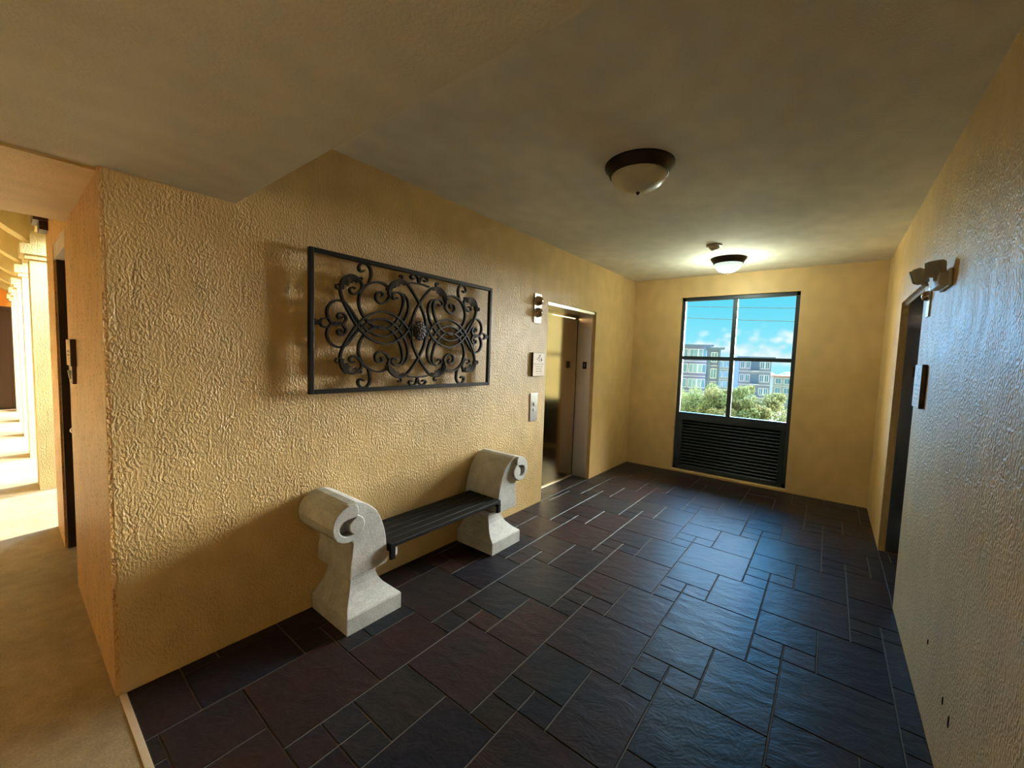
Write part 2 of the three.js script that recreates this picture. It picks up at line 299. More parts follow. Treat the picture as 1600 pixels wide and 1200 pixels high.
// ------------------------------------------------------------------ window with louvres below
{
  const w = structure('window_1'), { x0, x1, y0, y1 } = WIN, z = ZB - 0.05, xm = 1.33, yt = 1.605, ys = 0.845, f = 0.045;
  part('frame', merge([rbox(x0, x0 + f, y0, y1, z - 0.06, z, 0.004), rbox(x1 - f, x1, y0, y1, z - 0.06, z, 0.004), rbox(x0, x1, y1 - f, y1, z - 0.06, z, 0.004), rbox(x0, x1, y0, y0 + 0.05, z - 0.06, z, 0.004)]), M.windowFrame, w);
  part('transom', rbox(x0 + f, x1 - f, yt - 0.024, yt + 0.024, z - 0.05, z + 0.006, 0.004), M.windowFrame, w);
  part('mullion', rbox(xm - 0.026, xm + 0.026, ys, y1 - f, z - 0.05, z + 0.008, 0.004), M.windowFrame, w);
  part('sill_rail', rbox(x0 + f, x1 - f, ys - 0.11, ys, z - 0.05, z + 0.004, 0.004), M.louver, w);
  for (const [a, b] of [[x0 + f, xm - 0.026], [xm + 0.026, x1 - f]]) for (const [c, e] of [[ys, yt - 0.024], [yt + 0.024, y1 - f]]) part('pane', metreUV(new THREE.PlaneGeometry(b - a, e - c).translate((a + b) / 2, (c + e) / 2, z - 0.03)), M.glass, w);
  part('stile', merge([rbox(x0 + f, x0 + f + 0.055, y0 + 0.05, ys - 0.11, z - 0.05, z + 0.002, 0.004), rbox(x1 - f - 0.055, x1 - f, y0 + 0.05, ys - 0.11, z - 0.05, z + 0.002, 0.004)]), M.louver, w);
  part('back_board', box(x0 + f, x1 - f, y0 + 0.04, ys - 0.05, z - 0.058, z - 0.05), M.darkGap, w);
  const n = 15, pitch = (ys - 0.11 - y0 - 0.05) / n, s = new RoundedBoxGeometry(x1 - x0 - 2 * f - 0.11, 0.008, 0.05, 2, 0.003).rotateX(0.72);
  for (let i = 0; i < n; i++) part('slat', s, M.louverSlat, w).position.set((x0 + x1) / 2, y0 + 0.05 + pitch * (i + 0.5), z - 0.022);
  structure('trim_2', rbox(x0 - 0.02, x1 + 0.02, 0, 0.028, ZB - 0.12, ZB + 0.012, 0.004), M.stuccoFine);
}

// ------------------------------------------------------------------ elevators
function textCanvas(w, h, draw) {
  const c = document.createElement('canvas'); c.width = w; c.height = h; const g = c.getContext('2d'); draw(g, w, h);
  const t = new THREE.CanvasTexture(c); t.colorSpace = THREE.SRGBColorSpace; t.magFilter = THREE.LinearFilter; return t;
}
const fiveTexture = textCanvas(128, 128, (g) => { g.fillStyle = '#08080a'; g.fillRect(0, 0, 128, 128); g.fillStyle = '#9fb4b4'; g.font = 'bold 74px sans-serif'; g.textAlign = 'center'; g.textBaseline = 'middle'; g.fillText('5', 64, 62); });
function elevator(name, side, e) {                                 // side 0: left wall, 1: right wall
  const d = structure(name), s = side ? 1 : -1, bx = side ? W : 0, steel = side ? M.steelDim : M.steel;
  const X = (a, b) => (s < 0 ? [bx - b, bx - a] : [bx + a, bx + b]);   // depth into the wall a..b
  part('door_panel', rbox(...X(0.25, 0.28), 0.0, e.h - 0.085, e.z1 + 0.012, e.z0 - 0.004, 0.002), M.steelDoor, d);
  part('door_header', rbox(...X(0.235, 0.28), e.h - 0.078, e.h - 0.03, e.z1 + 0.012, e.z0 - 0.004, 0.002), M.steelDoor, d);
  part('gap', box(...X(0.246, 0.29), 0, e.h - 0.03, e.z1 + 0.004, e.z1 + 0.013), M.darkGap, d);
  part('jamb', rbox(...X(0.045, 0.29), 0, e.h - 0.03, e.z1, e.z1 + 0.008, 0.002), steel, d);
  part('jamb', rbox(...X(0.045, 0.29), 0, e.h - 0.03, e.z0 - 0.006, e.z0, 0.002), steel, d);
  part('head_lining', rbox(...X(0.02, 0.29), e.h - 0.035, e.h, e.z1, e.z0, 0.003), steel, d);
  part('door_sill', rbox(...X(0.225, 0.29), -0.012, 0.004, e.z1 + 0.008, e.z0 - 0.004, 0.002), M.steelPlate, d);
  const [a, b] = X(0.10, 0.155), y = side ? 1.525 : 1.458, p = part('floor_display', rbox(a, b, y - 0.045, y + 0.045, e.z1 + 0.006, e.z1 + 0.016, 0.003), M.black, d);
  const face = part('numeral', new THREE.PlaneGeometry(0.048, 0.078).translate((a + b) / 2, y, e.z1 + 0.0166), std({ map: fiveTexture, roughness: 0.3 }), p);
  face.userData.label = 'black screen with a pale 5';
  return d;
}
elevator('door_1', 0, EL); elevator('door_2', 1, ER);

const fireSign = textCanvas(256, 512, (g, w, h) => {
  g.fillStyle = '#e3c6a4'; g.fillRect(0, 0, w, h); g.fillStyle = '#4a3428'; g.strokeStyle = '#4a3428';
  g.lineWidth = 9; g.beginPath(); g.arc(146, 52, 15, 0, 7); g.fill();                      // running figure on stairs beside a flame
  g.beginPath(); g.moveTo(140, 68); g.lineTo(124, 118); g.lineTo(146, 146); g.lineTo(142, 178); g.moveTo(124, 118); g.lineTo(100, 134); g.lineTo(84, 122); g.moveTo(138, 80); g.lineTo(110, 92); g.lineTo(102, 112); g.moveTo(138, 80); g.lineTo(162, 100); g.stroke();
  g.lineWidth = 6; g.beginPath(); g.moveTo(70, 142); g.lineTo(96, 142); g.lineTo(96, 164); g.lineTo(124, 164); g.lineTo(124, 190); g.lineTo(172, 190); g.stroke();
  g.beginPath(); g.moveTo(176, 180); g.quadraticCurveTo(160, 140, 182, 96); g.quadraticCurveTo(184, 130, 200, 140); g.quadraticCurveTo(206, 166, 190, 182); g.fill();
  g.textAlign = 'center'; g.font = 'bold 29px sans-serif'; ['IN CASE OF FIRE', 'DO NOT USE', 'ELEVATOR.', 'USE STAIRS'].forEach((t, i) => g.fillText(t, w / 2, 258 + i * 54, w - 16));
  for (let k = 0; k < 2; k++) for (let i = 0; i < 14; i++) { g.beginPath(); g.arc(44 + i * 13, 456 + k * 16, 2.5, 0, 7); g.fill(); }
});
function fireNotice(label, x, s, z0, z1, y0, y1) {                 // s: the way the sign faces
  const o = thing('fire_sign', label, 'sign', [x, (y0 + y1) / 2, (z0 + z1) / 2]), w = Math.abs(z1 - z0), h = y1 - y0;
  part('plate', new RoundedBoxGeometry(0.02, h, w, 2, 0.003).translate(0.01 * s, 0, 0), std({ color: lin(0.05, 0.035, 0.025), roughness: 0.5 }), o);
  part('print', new THREE.PlaneGeometry(w - 0.006, h - 0.006).rotateY((s * Math.PI) / 2).translate(0.0208 * s, 0, 0), std({ map: fireSign, roughness: 0.45 }), o);
}
fireNotice('beige fire notice on the left wall beside the elevator, above the call buttons', 0.002, 1, -3.03, -3.235, 1.35, 1.588);
fireNotice('beige fire notice on the right wall beside the right elevator, below the small signal lamp', W - 0.002, -1, -2.915, -3.145, 1.326, 1.576);

function lantern(label, x, s, z, y0, y1, at = [0.36, 0.76], size = 1) {
  const o = thing('hall_lantern', label, 'signal lamp', [x, y0, z]), h = y1 - y0;
  part('plate', new RoundedBoxGeometry(0.008, h, 0.12 * size, 2, 0.003).translate(0.004 * s, h / 2, 0), M.steelPlate, o);
  for (const k of at) {
    const r = part('lens', lathe([[0, 0.055], [0.02, 0.052], [0.038, 0.04], [0.046, 0.022], [0.048, 0.0]], 32).scale(size, size, size).rotateZ((-s * Math.PI) / 2).translate(0.006 * s, h * k, 0), std({ color: lin(0.42, 0.30, 0.22), roughness: 0.16, metalness: 0.75 }), o);
    part('collar', new THREE.TorusGeometry(0.049 * size, 0.005 * size, 10, 36).rotateY(Math.PI / 2).translate(0.009 * s, h * k, 0), M.steelPlate, r);
  }
}
lantern('two dark domed lamps on a steel plate, on the left wall above the notice', 0.001, 1, -3.1, 1.885, 2.175);
lantern('small signal lamp plate on the right wall, under the twin emergency light', W - 0.001, -1, -3.06, 1.85, 2.02, [0.72], 0.6);
{
  const o = thing('call_button_panel', 'narrow steel elevator call plate with two buttons, on the left wall below the fire notice', 'button panel', [0.001, 0.892, -3.093]);
  part('plate', new RoundedBoxGeometry(0.008, 0.287, 0.126, 2, 0.003).translate(0.004, 0.1435, 0), M.steelPlate, o);
  for (const y of [0.115, 0.175]) {
    const b = part('button', lathe([[0, 0.008], [0.012, 0.008], [0.0145, 0.005], [0.0145, 0]], 28).rotateZ(-Math.PI / 2).translate(0.008, y, 0), M.spacer, o);
    part('button_ring', new THREE.TorusGeometry(0.018, 0.003, 8, 28).rotateY(Math.PI / 2).translate(0.009, y, 0), M.steelPlate, b);
  }
}
// ------------------------------------------------------------------ emergency light on the right wall
{
  const o = thing('emergency_light', 'beige twin-head emergency light mounted high on the right wall beside the right elevator', 'emergency light', [W, 1.985, -2.62]); o.scale.setScalar(0.62);
  part('housing', rbox(-0.075, 0, -0.055, 0.055, -0.155, 0.15, 0.012, 3), M.plastic, o);
  part('housing_base', rbox(-0.025, 0, -0.065, 0.075, -0.175, 0.17, 0.01, 3), M.plastic, o);
  function head(z, yaw, tilt) {
    const h = new THREE.Group(); h.name = z > 0 ? 'lamp_head' : 'lamp_head_001'; o.add(h); h.position.set(z > 0 ? -0.085 : -0.155, z > 0 ? 0.09 : 0.06, z); h.rotation.set(tilt, yaw, 0, 'YXZ');
    const prof = []; const a = 0.056, b = 0.064;
    mesh('head_shell', new RoundedBoxGeometry(a * 2, b * 2, 0.075, 4, 0.024), M.plastic, h);
    const lens = mesh('lens', merge([new RoundedBoxGeometry(a * 1.78, b * 1.72, 0.012, 3, 0.005).translate(0, 0, 0.038), ...[-4, -3, -2, -1, 0, 1, 2, 3, 4].map((k) => new RoundedBoxGeometry(a * 1.6, 0.006, 0.008, 1, 0.002).translate(0, k * 0.0105, 0.044))]), M.lens, h);
    mesh('swivel', new THREE.CylinderGeometry(0.018, 0.022, 0.07, 20).translate(0, -b + 0.005, -0.01), M.plastic, h);
    return h;
  }
  head(0.065, -0.7, 0.10); head(-0.07, -2.0, 0.3);
}
// ------------------------------------------------------------------ ceiling fittings
function domeLight(label, x, z, r, shadeMat) {
  const o = thing('ceiling_light', label, 'ceiling light', [x, H, z], undefined);
  part('pan', lathe([[0, 0], [r, 0], [r * 1.0, -0.008], [r * 0.985, -0.016], [r * 0.93, -0.024], [r * 0.91, -0.036], [r * 0.86, -0.046], [r * 0.845, -0.06], [r * 0.80, -0.062], [r * 0.79, -0.05], [0, -0.03]], 72), M.bronze, o);
  const pts = []; for (let i = 0; i <= 14; i++) { const a = (i / 14) * (Math.PI / 2); pts.push([r * 0.80 * Math.cos(a), -0.056 - 0.10 * Math.sin(a)]); }
  pts[14][0] = 0.0; part('glass_bowl', lathe(pts, 72), shadeMat, o);
  const f = part('finial', lathe([[0, -0.152], [0.009, -0.153], [0.012, -0.158], [0.009, -0.165], [0.004, -0.172], [0, -0.173]], 24), M.bronze, o);
  return o;
}
domeLight('unlit ceiling light with bronze rim and cream glass bowl, the nearer one', 1.375, -2.13, 0.2, M.shadeOff);
domeLight('switched-on ceiling light glowing white, near the window end of the ceiling', 1.385, -4.77, 0.178, M.shadeOn);
const bulb = new THREE.PointLight(new THREE.Color(0.88, 1.0, 0.78), 1.8, 0, 2); bulb.position.set(1.385, H - 0.26, -4.77); bulb.castShadow = true; bulb.shadow.radius = 4; scene.add(bulb);
{
  const o = thing('smoke_detector', 'small round beige smoke detector on the ceiling, just in front of the lit ceiling light', 'smoke detector', [1.37, H, -4.14]);
  part('base_ring', lathe([[0, 0], [0.072, 0], [0.07, -0.012], [0.05, -0.016], [0, -0.016]], 40), M.plastic, o);
  part('chamber', lathe([[0.05, -0.014], [0.047, -0.03], [0.03, -0.042], [0.026, -0.05], [0, -0.051]], 40), M.plastic, o);
}
// ------------------------------------------------------------------ plates on the walkway wall
{
  const o = thing('room_sign', 'pale rectangular sign with small dark print on the orange walkway wall beside the dark door', 'sign', [-1.03, 1.48, 0]);
  part('plate', new RoundedBoxGeometry(0.2, 0.15, 0.022, 2, 0.003).translate(0, 0, 0.011), std({ color: lin(0.06, 0.03, 0.015), roughness: 0.5 }), o);
  const t = textCanvas(192, 144, (g) => { g.fillStyle = '#d8b47c'; g.fillRect(0, 0, 192, 144); g.fillStyle = '#5c3d1e'; g.fillRect(40, 58, 112, 14); g.fillRect(40, 78, 112, 12); g.fillRect(80, 102, 34, 8); });
  part('print', new THREE.PlaneGeometry(0.192, 0.142).translate(0, 0, 0.0226), std({ map: t, roughness: 0.5 }), o);
}
{
  const o = thing('wall_switch', 'brown switch plate with a pale rocker, on the walkway wall under the pale sign', 'switch', [-1.04, 1.355, 0]);
  part('plate', new RoundedBoxGeometry(0.15, 0.1, 0.016, 2, 0.003).translate(0, 0, 0.008), std({ color: lin(0.12, 0.05, 0.025), roughness: 0.5 }), o);
  part('rocker', new RoundedBoxGeometry(0.045, 0.05, 0.01, 2, 0.003).rotateX(0.12).translate(0, 0, 0.019), M.spacer, o);
}

// ------------------------------------------------------------------ bench: two scrolled concrete ends and black slats
{
  const o = thing('bench', 'low bench of five black slats between two white scrolled concrete ends, against the left wall', 'bench', [0.012, 0, -1.62]);
  // outline of the upper scroll block in (s, y): s grows outwards
  const block = [[-0.086, 0.302], [-0.090, 0.35], [-0.088, 0.405], [-0.080, 0.47], [-0.070, 0.52], [-0.054, 0.57], [-0.024, 0.634], [0.008, 0.668], [0.045, 0.697], [0.078, 0.715], [0.115, 0.726], [0.155, 0.724], [0.195, 0.710], [0.230, 0.686], [0.250, 0.655], [0.257, 0.615], [0.250, 0.574], [0.232, 0.545], [0.205, 0.526], [0.172, 0.519], [0.140, 0.522], [0.128, 0.49], [0.134, 0.43], [0.142, 0.37], [0.145, 0.302]];
  const ringOuter = [], hole = [], eye = [];
  // volute: a band that thins while it curls round into the eye
  for (const p of [[0.128, 0.722], [0.165, 0.722], [0.200, 0.708], [0.232, 0.684], [0.251, 0.652], [0.257, 0.615], [0.250, 0.574], [0.232, 0.545], [0.205, 0.526], [0.172, 0.519], [0.140, 0.523], [0.108, 0.539], [0.085, 0.560], [0.072, 0.585], [0.070, 0.610], [0.080, 0.634], [0.098, 0.650], [0.112, 0.657], [0.108, 0.680], [0.112, 0.706]]) ringOuter.push(p);
  // crescent recess on the outer side of the eye
  for (const p of [[0.122, 0.650], [0.145, 0.648], [0.176, 0.646], [0.204, 0.636], [0.218, 0.614], [0.216, 0.590], [0.202, 0.568], [0.180, 0.556], [0.156, 0.556], [0.138, 0.560], [0.150, 0.568], [0.160, 0.582], [0.163, 0.600], [0.158, 0.620], [0.145, 0.634]]) hole.push(p);
  function end(sign) {
    const g = new THREE.Group(); g.name = sign > 0 ? 'bench_end' : 'bench_end_001'; o.add(g); g.position.z = sign * 0.597;
    const flip = (list) => (sign > 0 ? list.map(([s, y]) => [-s, y]) : list.map(([s, y]) => [s, y]).reverse());   // drawn as (-z, y)
    const ex = (list, x0, x1, holes = [], bevel = 0) => metreUV(slab(flip(list), x1 - x0 - 2 * bevel, holes.map(flip), bevel).rotateY(Math.PI / 2).translate(x0 + bevel, 0, 0));
    mesh('scroll_block', merge([ex(block, 0, 0.322, [], 0.004), ex(block, 0.316, 0.362, [hole], 0.005)]), M.concrete, g);
    mesh('volute', ex(ringOuter, 0.32, 0.386, [hole], 0.005), M.concrete, g);
    // flared pedestal: square plan, concave sides, flat against the wall
    const prof = [[0, 0.174, 0.388], [0.09, 0.174, 0.388], [0.098, 0.170, 0.382], [0.115, 0.150, 0.345], [0.135, 0.130, 0.318], [0.16, 0.108, 0.292], [0.19, 0.090, 0.270], [0.22, 0.081, 0.258], [0.245, 0.080, 0.254], [0.265, 0.085, 0.262], [0.285, 0.098, 0.288], [0.298, 0.112, 0.315], [0.304, 0.116, 0.322]];
    const P = [], quad = (a, b, c, e) => P.push(...a, ...b, ...c, ...a, ...c, ...e);
    const ring = ([y, s, x]) => [[0, y, s], [x, y, s], [x, y, -s], [0, y, -s]];
    for (let i = 0; i < prof.length - 1; i++) { const A = ring(prof[i]), B = ring(prof[i + 1]); for (let k = 0; k < 4; k++) { const n = (k + 1) % 4; quad(A[k], A[n], B[n], B[k]); } }
    const T = ring(prof[prof.length - 1]); quad(T[0], T[1], T[2], T[3]); const U = ring(prof[0]); quad(U[3], U[2], U[1], U[0]);
    const pg = new THREE.BufferGeometry(); pg.setAttribute('position', new THREE.Float32BufferAttribute(P, 3)); pg.computeVertexNormals();
    mesh('pedestal', metreUV(pg), M.concrete, g);
  }
  end(1); end(-1);
  const slat = new RoundedBoxGeometry(0.062, 0.026, 1.01, 3, 0.006);
  for (let i = 0; i < 5; i++) part('slat', slat, M.slat, o).position.set(0.083 + i * 0.0695, 0.409, 0);
  for (const s of [1, -1]) {
    part('bracket', merge([rbox(0.05, 0.395, 0.372, 0.397, -0.016, 0.016, 0.003), rbox(0.372, 0.394, 0.325, 0.40, -0.016, 0.016, 0.003)]).translate(0, 0, s * 0.487), M.slat, o);
    part('spacer', rbox(0.355, 0.378, 0.338, 0.385, -0.012, 0.012, 0.003).translate(0, 0, s * 0.487 - 0.03), M.spacer, o);
  }
}

// ------------------------------------------------------------------ wrought iron wall art
{
  const U0 = 1.5725, Y0 = 1.70, X = 0.035;
  const o = thing('wall_art', 'rectangular black wrought iron scrollwork panel hanging on the left wall above the bench', 'wall art', [0, Y0, -U0]);
  const hw = 0.765, hh = 0.41, b = 0.026, D0 = X, D1 = X + 0.03;
  for (const [a0, a1, c0, c1] of [[-hw, -hw + b, -hh, hh], [hw - b, hw, -hh, hh], [-hw + b, hw - b, hh - b, hh], [-hw + b, hw - b, -hh, -hh + b]]) part('frame_bar', rbox(D0, D1, c0, c1, -a1, -a0, 0.003), M.iron, o);
  // hangers back to the wall
  for (const [u, v] of [[-0.6, 0.4], [0.6, 0.4], [-0.6, -0.4], [0.6, -0.4]]) part('hanger', new THREE.CylinderGeometry(0.005, 0.005, D0 + 0.004, 10).rotateZ(Math.PI / 2).translate((D0 - 0.004) / 2 + 0.004, v, -u), M.iron, o);
  function strap(points, width = 0.0085, d0 = D0 + 0.002, d1 = D0 + 0.028, taper = true) {
    const curve = new THREE.CatmullRomCurve3(points.map(([u, v]) => new THREE.Vector3(u, v, 0)), false, 'centripetal'), n = points.length * 6, P = [], c = curve.getSpacedPoints(n);
    const rows = [];
    for (let i = 0; i <= n; i++) {
      const a = c[Math.max(0, i - 1)], e = c[Math.min(n, i + 1)], tx = e.x - a.x, ty = e.y - a.y, l = Math.hypot(tx, ty) || 1, nx = -ty / l, ny = tx / l;
      const w = width * 0.5 * (taper ? 0.7 + 0.3 * smooth(0, 0.12, Math.min(i / n, 1 - i / n)) : 1);
      rows.push([[d0, c[i].y - ny * w, -(c[i].x - nx * w)], [d1, c[i].y - ny * w, -(c[i].x - nx * w)], [d1, c[i].y + ny * w, -(c[i].x + nx * w)], [d0, c[i].y + ny * w, -(c[i].x + nx * w)]]);
    }
    const quad = (a, q, r, s) => P.push(...a, ...r, ...q, ...a, ...s, ...r);
    for (let i = 0; i < n; i++) for (let k = 0; k < 4; k++) { const m = (k + 1) % 4; quad(rows[i][k], rows[i][m], rows[i + 1][m], rows[i + 1][k]); }
    quad(rows[0][3], rows[0][2], rows[0][1], rows[0][0]); quad(rows[n][0], rows[n][1], rows[n][2], rows[n][3]);
    const g = new THREE.BufferGeometry(); g.setAttribute('position', new THREE.Float32BufferAttribute(P, 3)); g.computeVertexNormals(); g.setAttribute('uv', new THREE.Float32BufferAttribute(new Float32Array((P.length / 3) * 2), 2)); return g;
  }
  const S = {
    A: [[-0.425, 0.342], [-0.441, 0.331], [-0.460, 0.340], [-0.458, 0.366], [-0.435, 0.384], [-0.403, 0.380], [-0.381, 0.352], [-0.380, 0.309], [-0.394, 0.268]],
    B: [[-0.303, 0.192], [-0.289, 0.210], [-0.309, 0.227], [-0.337, 0.214], [-0.341, 0.178], [-0.308, 0.154], [-0.262, 0.173], [-0.238, 0.217], [-0.250, 0.260], [-0.299, 0.284], [-0.369, 0.276], [-0.427, 0.237], [-0.456, 0.180], [-0.459, 0.127], [-0.435, 0.071], [-0.386, 0.022], [-0.306, -0.006], [-0.222, 0.016], [-0.168, 0.075], [-0.136, 0.147], [-0.131, 0.204], [-0.152, 0.237], [-0.193, 0.241], [-0.220, 0.217], [-0.204, 0.194], [-0.178, 0.207]],
    C: [[-0.487, 0.222], [-0.508, 0.227], [-0.523, 0.208], [-0.505, 0.188], [-0.464, 0.202], [-0.438, 0.247], [-0.469, 0.285], [-0.524, 0.291], [-0.567, 0.256], [-0.581, 0.202], [-0.567, 0.147], [-0.527, 0.075], [-0.468, -0.007], [-0.388, -0.073], [-0.284, -0.104], [-0.177, -0.076], [-0.099, -0.012], [-0.065, 0.06]],
    D: [[-0.566, 0.045], [-0.579, 0.032], [-0.595, 0.042], [-0.586, 0.062], [-0.558, 0.062], [-0.540, 0.035], [-0.566, 0.002], [-0.613, -0.006], [-0.649, 0.025], [-0.659, 0.072], [-0.639, 0.114], [-0.597, 0.137], [-0.554, 0.130], [-0.507, 0.084], [-0.452, 0.018], [-0.380, -0.035], [-0.284, -0.055], [-0.189, -0.018], [-0.112, 0.070], [-0.086, 0.153], [-0.099, 0.208], [-0.132, 0.238]],
    E: [[-0.237, 0.199], [-0.252, 0.236], [-0.226, 0.290], [-0.172, 0.324], [-0.116, 0.316], [-0.057, 0.261], [0.005, 0.183], [0.052, 0.091], [0.065, 0.0]],
    F: [[-0.038, 0.359], [-0.057, 0.350], [-0.074, 0.364], [-0.048, 0.385], [-0.016, 0.371], [-0.006, 0.344], [0.0, 0.327]],
    G: [[-0.655, 0.028], [-0.690, 0.020], [-0.706, -0.004], [-0.735, 0.0]],
    Bar: [[-0.090, 0.318], [-0.045, 0.325], [0.0, 0.327]],
  };
  // acanthus leaves that sheathe the outer scrolls: ribs nested inside the curl, and a small hooked tip
  const leaves = [
    { at: [-0.505, 0.228], rib: [[-0.462, 0.272], [-0.492, 0.292], [-0.530, 0.293], [-0.560, 0.272], [-0.577, 0.238], [-0.580, 0.200]], tip: [[-0.577, 0.222], [-0.588, 0.203], [-0.604, 0.204], [-0.610, 0.220], [-0.600, 0.231], [-0.592, 0.224]], tip2: [[-0.470, 0.278], [-0.455, 0.294], [-0.442, 0.288], [-0.447, 0.276]] },
    { at: [-0.182, 0.262], rib: [[-0.250, 0.245], [-0.240, 0.276], [-0.214, 0.304], [-0.178, 0.323], [-0.140, 0.322], [-0.112, 0.308]], tip: [[-0.182, 0.322], [-0.158, 0.325], [-0.146, 0.342], [-0.154, 0.358], [-0.166, 0.354], [-0.164, 0.344]], tip2: [[-0.245, 0.256], [-0.262, 0.262], [-0.266, 0.248], [-0.257, 0.244]] },
  ];
  const leaf = (L, fl) => {
    const list = [];
    [[1.06, 0, 5], [0.93, 0, 5], [0.80, 0, 5], [0.67, 0, 4], [0.53, 1, 4], [0.40, 1, 4]].forEach(([k, i0, i1], n) => {
      const p = L.rib.slice(i0, i1 + 1).map(([u, v]) => [L.at[0] + (u - L.at[0]) * k, L.at[1] + (v - L.at[1]) * k]);
      list.push(strap(fl(p), 0.0052, D0 + 0.008, D0 + 0.036 - n * 0.0025));
    });
    list.push(strap(fl(L.tip), 0.007, D0 + 0.010, D0 + 0.032), strap(fl(L.tip2), 0.006, D0 + 0.010, D0 + 0.030));
    return merge(list);
  };
  for (const [mx, my] of [[1, 1], [-1, 1], [1, -1], [-1, -1]]) {
    const fl = (l) => l.map(([u, v]) => [u * mx, v * my]);
    for (const k of Object.keys(S)) {
      const off = { C: 0.003, D: -0.002, E: 0.006 }[k] ?? 0;
      part('scroll', strap(fl(S[k]), k === 'G' || k === 'F' || k === 'Bar' ? 0.009 : 0.0115, D0 + 0.002 + off, D0 + 0.026 + off), M.iron, o);
    }
    for (const L of leaves) part('acanthus_leaf', leaf(L, fl), M.ironLeaf, o);
  }
  for (const s of [-1, 1]) part('fleuron', merge([0, 1, 2, 3, 4].map((i) => { const a = (i / 5) * Math.PI * 2; return new THREE.SphereGeometry(0.009, 10, 8).scale(0.9, 1, 1).translate(D0 + 0.016, Math.sin(a) * 0.011, -(s * 0.725) + Math.cos(a) * 0.011); })), M.ironLeaf, o);
  const petals = [];
  for (const [n, r, q, h] of [[12, 0.043, 0.017, 0.0], [9, 0.028, 0.014, 0.008], [5, 0.013, 0.011, 0.014]]) for (let i = 0; i < n; i++) { const a = (i / n) * Math.PI * 2 + h * 30; petals.push(new THREE.SphereGeometry(q, 12, 8).scale(0.55, 1, 0.8).rotateX(-a).translate(D1 + h, Math.sin(a) * r * 1.25, -Math.cos(a) * r)); }
  part('medallion', merge(petals), M.ironLeaf, o);
}

// ------------------------------------------------------------------ outside the window
{
  const o = thing('building_wing', 'yellow wing of the same building, seen only mirrored in the left elevator door', 'building', [6.6, -13, -12]);
  part('wall', box(0, 3, 0, 19, -7, 3.5), M.cream, o);
  for (let i = 0; i < 6; i++) part('string_course', box(-0.12, 0.02, 1.6 + i * 3.1, 1.85 + i * 3.1, -7.1, 3.5), M.cream, o);
}
structure('ground', box(-320, 320, -14, -13, -420, 60), std({ color: lin(0.12, 0.135, 0.085), roughness: 0.95 }));
structure('wall_courtyard', box(-45, -3.6, -13, 8.4, -12, -9), M.cream);      // the wing across the court, left of what the window shows
{
  const leafG = (() => { const P = [0, 0, 0, 0.5, 0.02, 0.28, 1, 0.1, 0, 0, 0, 0, 1, 0.1, 0, 0.5, 0.02, -0.28]; const g = new THREE.BufferGeometry(); g.setAttribute('position', new THREE.Float32BufferAttribute(P, 3)); g.computeVertexNormals(); return g; })();
  const leafM = phys({ color: lin(0.130, 0.165, 0.100), roughness: 0.8, specularIntensity: 0.15, transmission: 0.4, thickness: 0, side: THREE.DoubleSide });
  const bark = std({ color: lin(0.10, 0.07, 0.05), roughness: 0.9 });
  const labels = ['pale green tree, leftmost of the crowns beyond the window', 'broad green tree crown in the left panes beyond the window', 'green tree crown behind the middle bar of the window', 'bright green tree crown in the right panes beyond the window', 'lower green tree crown at the far right beyond the window', 'lowest bushy crown in front, along the sill of the window', 'lower crown in front, at the right end of the sill'];
  const spots = [[-5.3, -25.5, 0.45, 1.9], [-2.65, -22.5, 0.72, 1.8], [-0.95, -20.5, 0.86, 1.5], [0.05, -22, 0.58, 1.7], [1.9, -25, -0.15, 2.0], [-2.3, -18, -0.55, 1.7], [0.3, -17.5, -0.60, 1.5]];
  spots.forEach(([x, z, top, R], i) => {
    const r = rng(300 + i), o = thing('tree', labels[i], 'tree', [x, -13, z]);
    const h = top + 13, crown = R * 1.15;
    part('trunk', merge([new THREE.CylinderGeometry(0.12, 0.26, h - crown * 1.2, 10).translate(0, (h - crown * 1.2) / 2, 0), ...[0, 1, 2, 3, 4].map((k) => new THREE.CylinderGeometry(0.03, 0.1, R * 1.2, 7).translate(0, R * 0.6, 0).rotateZ(0.75).rotateY(k * 1.26).translate(0, h - crown * 1.55, 0))]), bark, o);
    const N = 15000, inst = new THREE.InstancedMesh(leafG, leafM, N), m = new THREE.Matrix4(), q = new THREE.Quaternion(), e = new THREE.Euler(), c = new THREE.Color();
    const lumps = []; for (let k = 0; k < 42; k++) { const a = r() * 6.283, b = Math.acos(1 - 1.55 * r()), d = 0.62 + 0.32 * r(); lumps.push([Math.sin(b) * Math.cos(a) * R * d, h - crown * 0.98 + Math.cos(b) * crown * d * 0.82, Math.sin(b) * Math.sin(a) * R * d, 0.22 + 0.24 * r(), r()]); }
    for (let k = 0; k < N; k++) {
      const L = lumps[k % lumps.length], a = r() * 6.283, b = Math.acos(2 * r() - 1), d = L[3] * R * 0.62 * Math.cbrt(0.35 + 0.65 * r()), s = 0.075 + 0.06 * r();
      e.set(r() * 6.283, r() * 6.283, r() * 6.283); q.setFromEuler(e);
      m.compose(new THREE.Vector3(L[0] + Math.sin(b) * Math.cos(a) * d, L[1] + Math.cos(b) * d * 0.85, L[2] + Math.sin(b) * Math.sin(a) * d), q, new THREE.Vector3(s, s, s));
      inst.setMatrixAt(k, m); const t = 0.75 + 0.5 * r(), y = L[4]; inst.setColorAt(k, c.setRGB(t * (0.85 + 0.35 * y), t, t * (0.75 + 0.2 * r())));
    }
    inst.name = 'foliage'; inst.userData.kind = 'stuff'; inst.castShadow = inst.receiveShadow = true; o.add(inst);
  });
}
